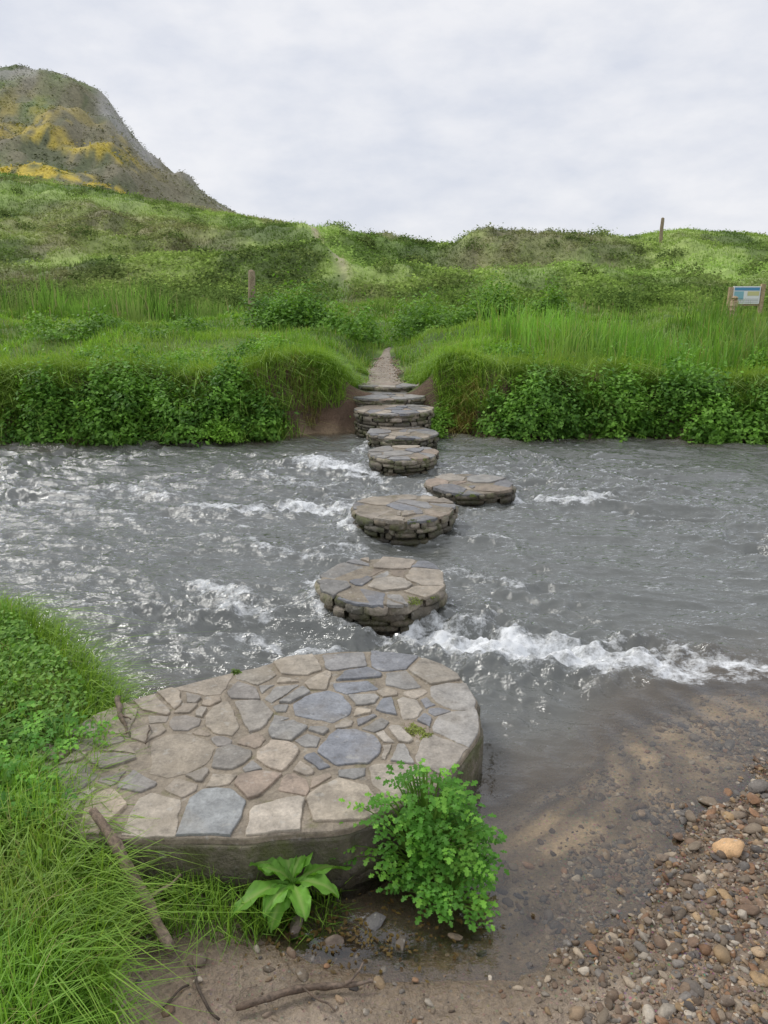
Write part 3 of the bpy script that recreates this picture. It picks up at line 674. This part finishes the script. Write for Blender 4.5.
for (cx,cy,r,n_,h) in [(-.62,1.80,.14,420,.14),(-.42,1.80,.13,420,.13),(-.22,1.83,.10,200,.11),(-.88,1.78,.12,350,.13),(-.98,2.15,.09,350,.12),(-1.02,2.4,.09,350,.11),(-1.08,2.6,.08,250,.10)]:
    tussock("grass_tussock",cx,cy,r,n_,h,(.12,.22,.035),(.30,.43,.08),.004,.9)
# ---------------------------------------------------------------- dock plant
def dock(name,cx,cy,cz,k0=1.):
    pb=PB()
    specs=[(200,.17,.055,.5),(160,.13,.05,.9),(110,.15,.055,1.1),(60,.14,.05,1.0),(15,.17,.05,.55),(-20,.12,.045,.6),(-60,.13,.055,.45),(-110,.14,.05,.4),(240,.12,.05,.5),(180,.1,.04,1.2),(80,.10,.04,1.3)]
    for (ad,L,w,el) in specs:
        a=math.radians(ad+random.uniform(-14,14));L*=k0*random.uniform(.95,1.35);w*=1.25*k0;dx,dy=math.cos(a),math.sin(a);nx,ny=-dy,dx;rows=[];cs=[]
        g=random.uniform(.75,1.15);cv=random.uniform(1.0,1.7)
        for i in range(13):
            t=i/12;r=0;z=0
            for q in range(i):
                e2=el-cv*(q/12);r+=L/12*math.cos(e2);z+=L/12*math.sin(e2)
            wt=w*.5*max(.06,math.sin(math.pi*min(1,max(0,(t-.15)/.85))**.8))**.8
            tw=.25*math.sin(t*3+ad)
            for j in range(-3,4):
                s=j/3;wz=.010*math.sin(t*17+j*2.0+ad)*abs(s)+.3*wt*abs(s)+tw*wt*s
                rows.append((cx+dx*r+nx*wt*s,cy+dy*r+ny*wt*s,cz+z+wz))
                kk=random.uniform(.85,1.15)*g
                cs.append(tuple(q*g for q in (.36,.47,.16)) if j==0 else tuple(q*kk for q in (.21,.40,.07)))
        fs=[(i*7+j,i*7+j+1,(i+1)*7+j+1,(i+1)*7+j) for i in range(12) for j in range(6)]
        pb.add(rows,fs,cs)
    return pb.build(name,M_veg,True)
dock("dock_plant",-.27,1.84,.07)
dock("dock_plant",-1.22,2.05,.24,.8)
def herb(name,cx,cy,cz,n,R,Hh,seed=1):
    r_=random.Random(seed);pb=PB()
    def leaflet(p,d,up,L,c):
        s=d.cross(up).normalized();up=s.cross(d).normalized()
        pts=[(0,0),(.25,.22),(.36,.13),(.5,.42),(.64,.18),(.85,.24),(1,0),(.85,-.24),(.64,-.18),(.5,-.42),(.36,-.13),(.25,-.22)]
        vs=[p+d*(L*.55)-up*L*.03]+[p+d*(L*a)+s*(L*b)+up*(L*.22*abs(b)-L*.25*a*a) for a,b in pts]
        pb.add(vs,[(0,i+1,(i+1)%12+1) for i in range(12)],c)
    for i in range(n):
        a=r_.uniform(0,6.283);rad=R*math.sqrt(r_.uniform(0,1));hh=Hh*(1.05-.6*(rad/R)**2)*r_.uniform(.4,1.15)
        rad*=1+.35*math.sin(a*3+seed)
        tip=Vector((cx+rad*math.cos(a),cy+rad*math.sin(a)*.8,cz+hh));base=Vector((cx+rad*.15*math.cos(a),cy+rad*.15*math.sin(a),cz))
        ctrl=Vector((base.x*.6+tip.x*.4,base.y*.6+tip.y*.4,cz+hh*.75))
        st=[]
        for k in range(7):
            t=k/6;st.append(base*(1-t)**2+ctrl*2*t*(1-t)+tip*t*t)
        w=.0026;vs=[]
        for q in st: vs+=[q+Vector((-w,0,0)),q+Vector((w,0,0)),q+Vector((0,w*1.4,0))]
        fs=[(3*k+j,3*k+(j+1)%3,3*k+3+(j+1)%3,3*k+3+j) for k in range(6) for j in range(3)]
        pb.add(vs,fs,(.22,.34,.08))
        out=Vector((math.cos(a),math.sin(a),0))*.8+Vector((r_.uniform(-.5,.5),r_.uniform(-.7,.3),r_.uniform(-.15,.35)));out.normalize()
        up=Vector((r_.uniform(-.4,.4),r_.uniform(-.6,.1),1)).normalized();side=out.cross(up).normalized()
        k_=r_.uniform(.75,1.25);c=(.11*k_,.26*k_,.04*k_) if r_.random()<.7 else (.22*k_,.42*k_,.07*k_)
        LL=r_.uniform(.035,.06);L=r_.uniform(.017,.027)
        for m_ in range(3):
            q=tip+out*(LL*m_/3)-up*(.01*m_*m_/3);sc=1-.15*m_
            for sg in(-1,1):
                dd=(out*.55+side*sg+Vector((0,0,r_.uniform(-.2,.2)))).normalized();leaflet(q,dd,up,L*sc,c)
        leaflet(tip+out*LL,out,up,L*1.15,c)
    return pb.build(name,M_veg)
herb("leafy_herb_plant",.13,1.98,.0,260,.19,.31,4)
herb("leafy_herb_plant",.19,1.84,.0,90,.12,.15,5)
herb("leafy_herb_plant",-1.5,2.3,.2,90,.3,.1,6)
herb("leafy_herb_plant",-1.15,2.35,.2,50,.14,.08,7)
herb("leafy_herb_plant",-1.2,2.02,.22,60,.18,.09,8)
bush("moss_patch",[(.115,2.43,.208,.035,.018),(.15,2.40,.208,.025,.012)],700,.009,(.18,.20,.05),(.38,.38,.13))
bush("moss_patch",[(-.62,2.87,.205,.02,.02)],200,.012,(.10,.15,.03),(.25,.32,.08))
for q in STEPS[:4]:
    a=random.uniform(3.6,5.6);bush("moss_patch",[(q[0]+q[3]*.93*math.cos(a),q[1]+q[3]*.93*math.sin(a),q[2]-.015,.04,.022),(q[0]+q[3]*.95*math.cos(a+.3),q[1]+q[3]*.95*math.sin(a+.3),q[2]-.02,.03,.02)],500,.010,(.13,.15,.04),(.28,.30,.09))
# ---------------------------------------------------------------- wood
m,nt,nd,lk,p,out=newmat("weathered_wood");M_wood=m
P=pos(nt);nn=noise(nt,60,5,.7,P);n2=noise(nt,9,3,.6,P)
cc=mixrgb(nt,'MULTIPLY',1.,colattr(nt),mixrgb(nt,'MIX',mrange(nt,nn,.35,.65,0,1),(.5,.5,.5),(1.4,1.35,1.3)))
cc=mixrgb(nt,'MULTIPLY',mrange(nt,n2,.4,.6,0,.6),cc,(.55,.5,.45))
lk.new(cc,p.inputs["Base Color"]);p.inputs["Roughness"].default_value=.85;lk.new(bump(nt,nn,.8,.006),p.inputs["Normal"])
def tube(pb,pts,radii,c,ns=9,seed=0):
    r_=random.Random(seed);vs=[];pts=[Vector(q) for q in pts];n_=len(pts)
    ridge=[r_.uniform(.75,1.2) for _ in range(ns)]
    for i,q in enumerate(pts):
        d=(pts[min(i+1,n_-1)]-pts[max(i-1,0)]).normalized();s=d.cross(Vector((0,0,1)));s=s.normalized() if s.length>.05 else Vector((1,0,0));u=s.cross(d)
        for j in range(ns):
            a=2*math.pi*j/ns;rr=radii[i]*ridge[j]*r_.uniform(.92,1.08);vs.append(q+s*math.cos(a)*rr+u*math.sin(a)*rr)
    fs=[(i*ns+j,i*ns+(j+1)%ns,(i+1)*ns+(j+1)%ns,(i+1)*ns+j) for i in range(n_-1) for j in range(ns)]
    fs+=[tuple(range(ns))[::-1],tuple((n_-1)*ns+j for j in range(ns))]
    pb.add(vs,fs,c)
def curve(p0,p1,n,wob,seed=0):
    r_=random.Random(seed);p0=Vector(p0);p1=Vector(p1);ph_=[r_.uniform(0,6) for _ in range(4)]
    return [p0.lerp(p1,i/n)+Vector((wob*math.sin(i/n*5+ph_[0])+wob*.4*math.sin(i/n*13+ph_[1]),wob*math.sin(i/n*6+ph_[2]),wob*.5*math.sin(i/n*7+ph_[3]))) for i in range(n+1)]
pb=PB();c0=(.28,.22,.165)
tube(pb,curve((-.87,1.925,.262),(-.56,1.62,.06),22,.007,1),[.013+.008*math.sin(i/22*3)+.002*math.sin(i*1.3) for i in range(23)],c0,10,1)
tube(pb,curve((-.65,1.74,.12),(-.58,1.80,.14),5,.003,2),[.007,.006,.005,.004,.003,.003],c0,6,2)
pb.build("driftwood_branch",M_wood,True)
pb=PB();c0=(.20,.155,.12)
tube(pb,curve((-.36,1.47,.045),(-.03,1.55,.04),16,.008,5),[.005+.004*math.sin(i/16*3+.5)+.001*math.sin(i*2) for i in range(17)],c0,8,3)
tube(pb,curve((-.2,1.51,.05),(-.12,1.45,.045),6,.004,6),[.003]*7,c0,6,3)
tube(pb,curve((-.1,1.525,.04),(-.05,1.57,.07),6,.003,6),[.005,.005,.004,.004,.003,.003,.002],c0,6,3)
pb.build("driftwood_stick",M_wood,True)
pb=PB();tube(pb,curve((-.52,1.58,.05),(-.40,1.42,.055),12,.006,8),[.004]*13,(.09,.07,.055),7,3)
tube(pb,curve((-.50,1.52,.05),(-.55,1.45,.055),6,.004,9),[.003]*7,(.09,.07,.055),6,3);pb.build("twig",M_wood,True)
pb=PB();tube(pb,curve((-1.03,2.62,.24),(-.93,2.40,.228),10,.010,11),[.012,.011,.010,.012,.009,.009,.008,.008,.006,.005,.004],(.20,.16,.12),8,3)
tube(pb,curve((-.98,2.5,.238),(-.93,2.46,.238),5,.004,12),[.006,.006,.005,.004,.003,.003],(.20,.16,.12),7,3)
tube(pb,curve((-.86,2.45,.224),(-.83,2.33,.224),7,.006,14),[.003]*8,(.15,.12,.09),6,3);pb.build("driftwood_stick",M_wood,True)
rocks("slate_rock",np.array([(-.03,1.77,.0),(-.4,1.72,.0),(-.14,1.7,-.005),(.05,1.70,-.005),(.2,1.72,0),(-.25,1.76,0)]),np.array([.038,.025,.03,.03,.02,.03]),np.array([(.13,.125,.12),(.14,.11,.08),(.16,.12,.09),(.12,.10,.08),(.2,.15,.1),(.13,.10,.08)]),IC1,False,flat=.5,rough=.12)
n=320;x=rng.normal(-.08,.18,n);y=rng.normal(1.74,.06,n)
V,F,C=leaves_arr(np.stack([x,y,np.maximum(H(x,y),0)+.004],1),unit(rng.normal(0,.15,(n,3))+np.array([0,0,1])),rng.uniform(.008,.022,n),.55,mixc((.10,.05,.02),(.20,.12,.045),rng.uniform(0,1,n)))
mesh_np("dead_leaves",V,F,C,M_veg)
# ---------------------------------------------------------------- posts and sign
def box(pb,x0,x1,y0,y1,z0,z1,c,bev=.008):
    prism(pb,[(x0,y0),(x1,y0),(x1,y1),(x0,y1)],z0,z1,bev,c)
def post(name,x,y,h,w,c=(.26,.21,.15)):
    z=float(H(x,y))-.2;pb=PB();n_=8
    tube(pb,[(x+.01*math.sin(i),y,z+(h+.2)*i/n_) for i in range(n_+1)],[w*(1.04-.1*i/n_) for i in range(n_+1)],c,10,5)
    tube(pb,[(x,y,z+h+.2),(x,y,z+h+.2+w*.5)],[w*.9,w*.35],c,10,6)
    return pb.build(name,M_wood)
def posth(x,y,top): return top-float(H(x,y))
post("wooden_post",-2.80,16.8,posth(-2.80,16.8,2.12),.072,(.38,.31,.22))
post("wooden_post",9.15,20.6,posth(9.15,20.6,1.55),.09,(.54,.43,.29))
post("wooden_post",20.6,60,1.7,.12,(.34,.28,.2))
m,nt,nd,lk,p,out=newmat("sign_panel")
lk.new(colattr(nt),p.inputs["Base Color"]);p.inputs["Roughness"].default_value=.35
sg=empty("information_sign");bx,by=9.62,21.0;bz=.84
gz=min(float(H(bx,by)),.9)-.2
pb=PB()
for px in (-.42,.42): box(pb,bx+px-.05,bx+px+.05,by-.05,by+.05,gz,bz+.98 if px<0 else bz+1.06,(.52,.40,.26))
box(pb,bx-.37,bx+.37,by-.02,by+.02,bz+.50,bz+.54,(.40,.31,.2));pb.build("sign_posts",M_wood,parent=sg)
pb=PB();box(pb,bx-.36,bx+.36,by-.030,by+.02,bz+.55,bz+1.0,(.85,.86,.85))
box(pb,bx-.33,bx+.33,by-.036,by-.031,bz+.89,bz+.97,(.08,.28,.50),.001)
box(pb,bx-.33,bx-.08,by-.036,by-.031,bz+.66,bz+.87,(.25,.50,.58),.001)
box(pb,bx+.02,bx+.33,by-.036,by-.031,bz+.76,bz+.87,(.65,.62,.30),.001)
for i in range(3): box(pb,bx-.2,bx+.32,by-.036,by-.031,bz+.59+i*.04,bz+.60+i*.04,(.4,.4,.4),.001)
pb.build("sign_board",m,parent=sg)
tussock("grass_tussock",9.6,20.3,.8,900,.2,(.15,.27,.04),(.32,.48,.08),.02,.6)
# ---------------------------------------------------------------- world, sun, camera
w=bpy.data.worlds.new("World");scene.world=w;w.use_nodes=True;nt=w.node_tree;nd=nt.nodes;lk=nt.links
bg=nd["Background"];bg.inputs[1].default_value=.107
sk=nd.new("ShaderNodeTexSky");sk.sky_type='NISHITA';sk.sun_disc=False;sk.sun_elevation=math.radians(50);sk.sun_rotation=math.radians(-60)
tc=nd.new("ShaderNodeTexCoord")
v=vscale(nt,tc.outputs["Generated"],(1,1,2.2))
n1=noise(nt,2.6,6,.55,v);n2=noise(nt,13,5,.55,v)
f=math_(nt,'ADD',math_(nt,'MULTIPLY',n1,.6),math_(nt,'MULTIPLY',n2,.4))
cl=mixrgb(nt,'MIX',mrange(nt,f,.38,.60,0,1),(6.7,7.0,7.8),(8.3,8.35,8.7))
lk.new(mixrgb(nt,'MIX',.95,sk.outputs[0],cl),bg.inputs[0])
sd=bpy.data.lights.new("sun",'SUN');sd.energy=1.5;sd.angle=math.radians(14);sd.color=(1,.96,.89)
so=bpy.data.objects.new("sun",sd);link(so)
el,azr=math.radians(50),math.radians(-60)
dirv=Vector((math.sin(azr)*math.cos(el),math.cos(azr)*math.cos(el),math.sin(el)))
so.rotation_euler=dirv.to_track_quat('Z','Y').to_euler()
cam=bpy.data.cameras.new("camera");co=bpy.data.objects.new("camera",cam);link(co)
cam.sensor_fit='VERTICAL';cam.sensor_height=36;cam.sensor_width=27;cam.lens=26.72;cam.clip_end=3000;cam.clip_start=.05
co.location=(0,0,1.75);co.rotation_euler=(math.radians(90-16.3),0,0)
scene.camera=co
scene.view_settings.view_transform='Standard';scene.view_settings.look='None';scene.view_settings.exposure=0
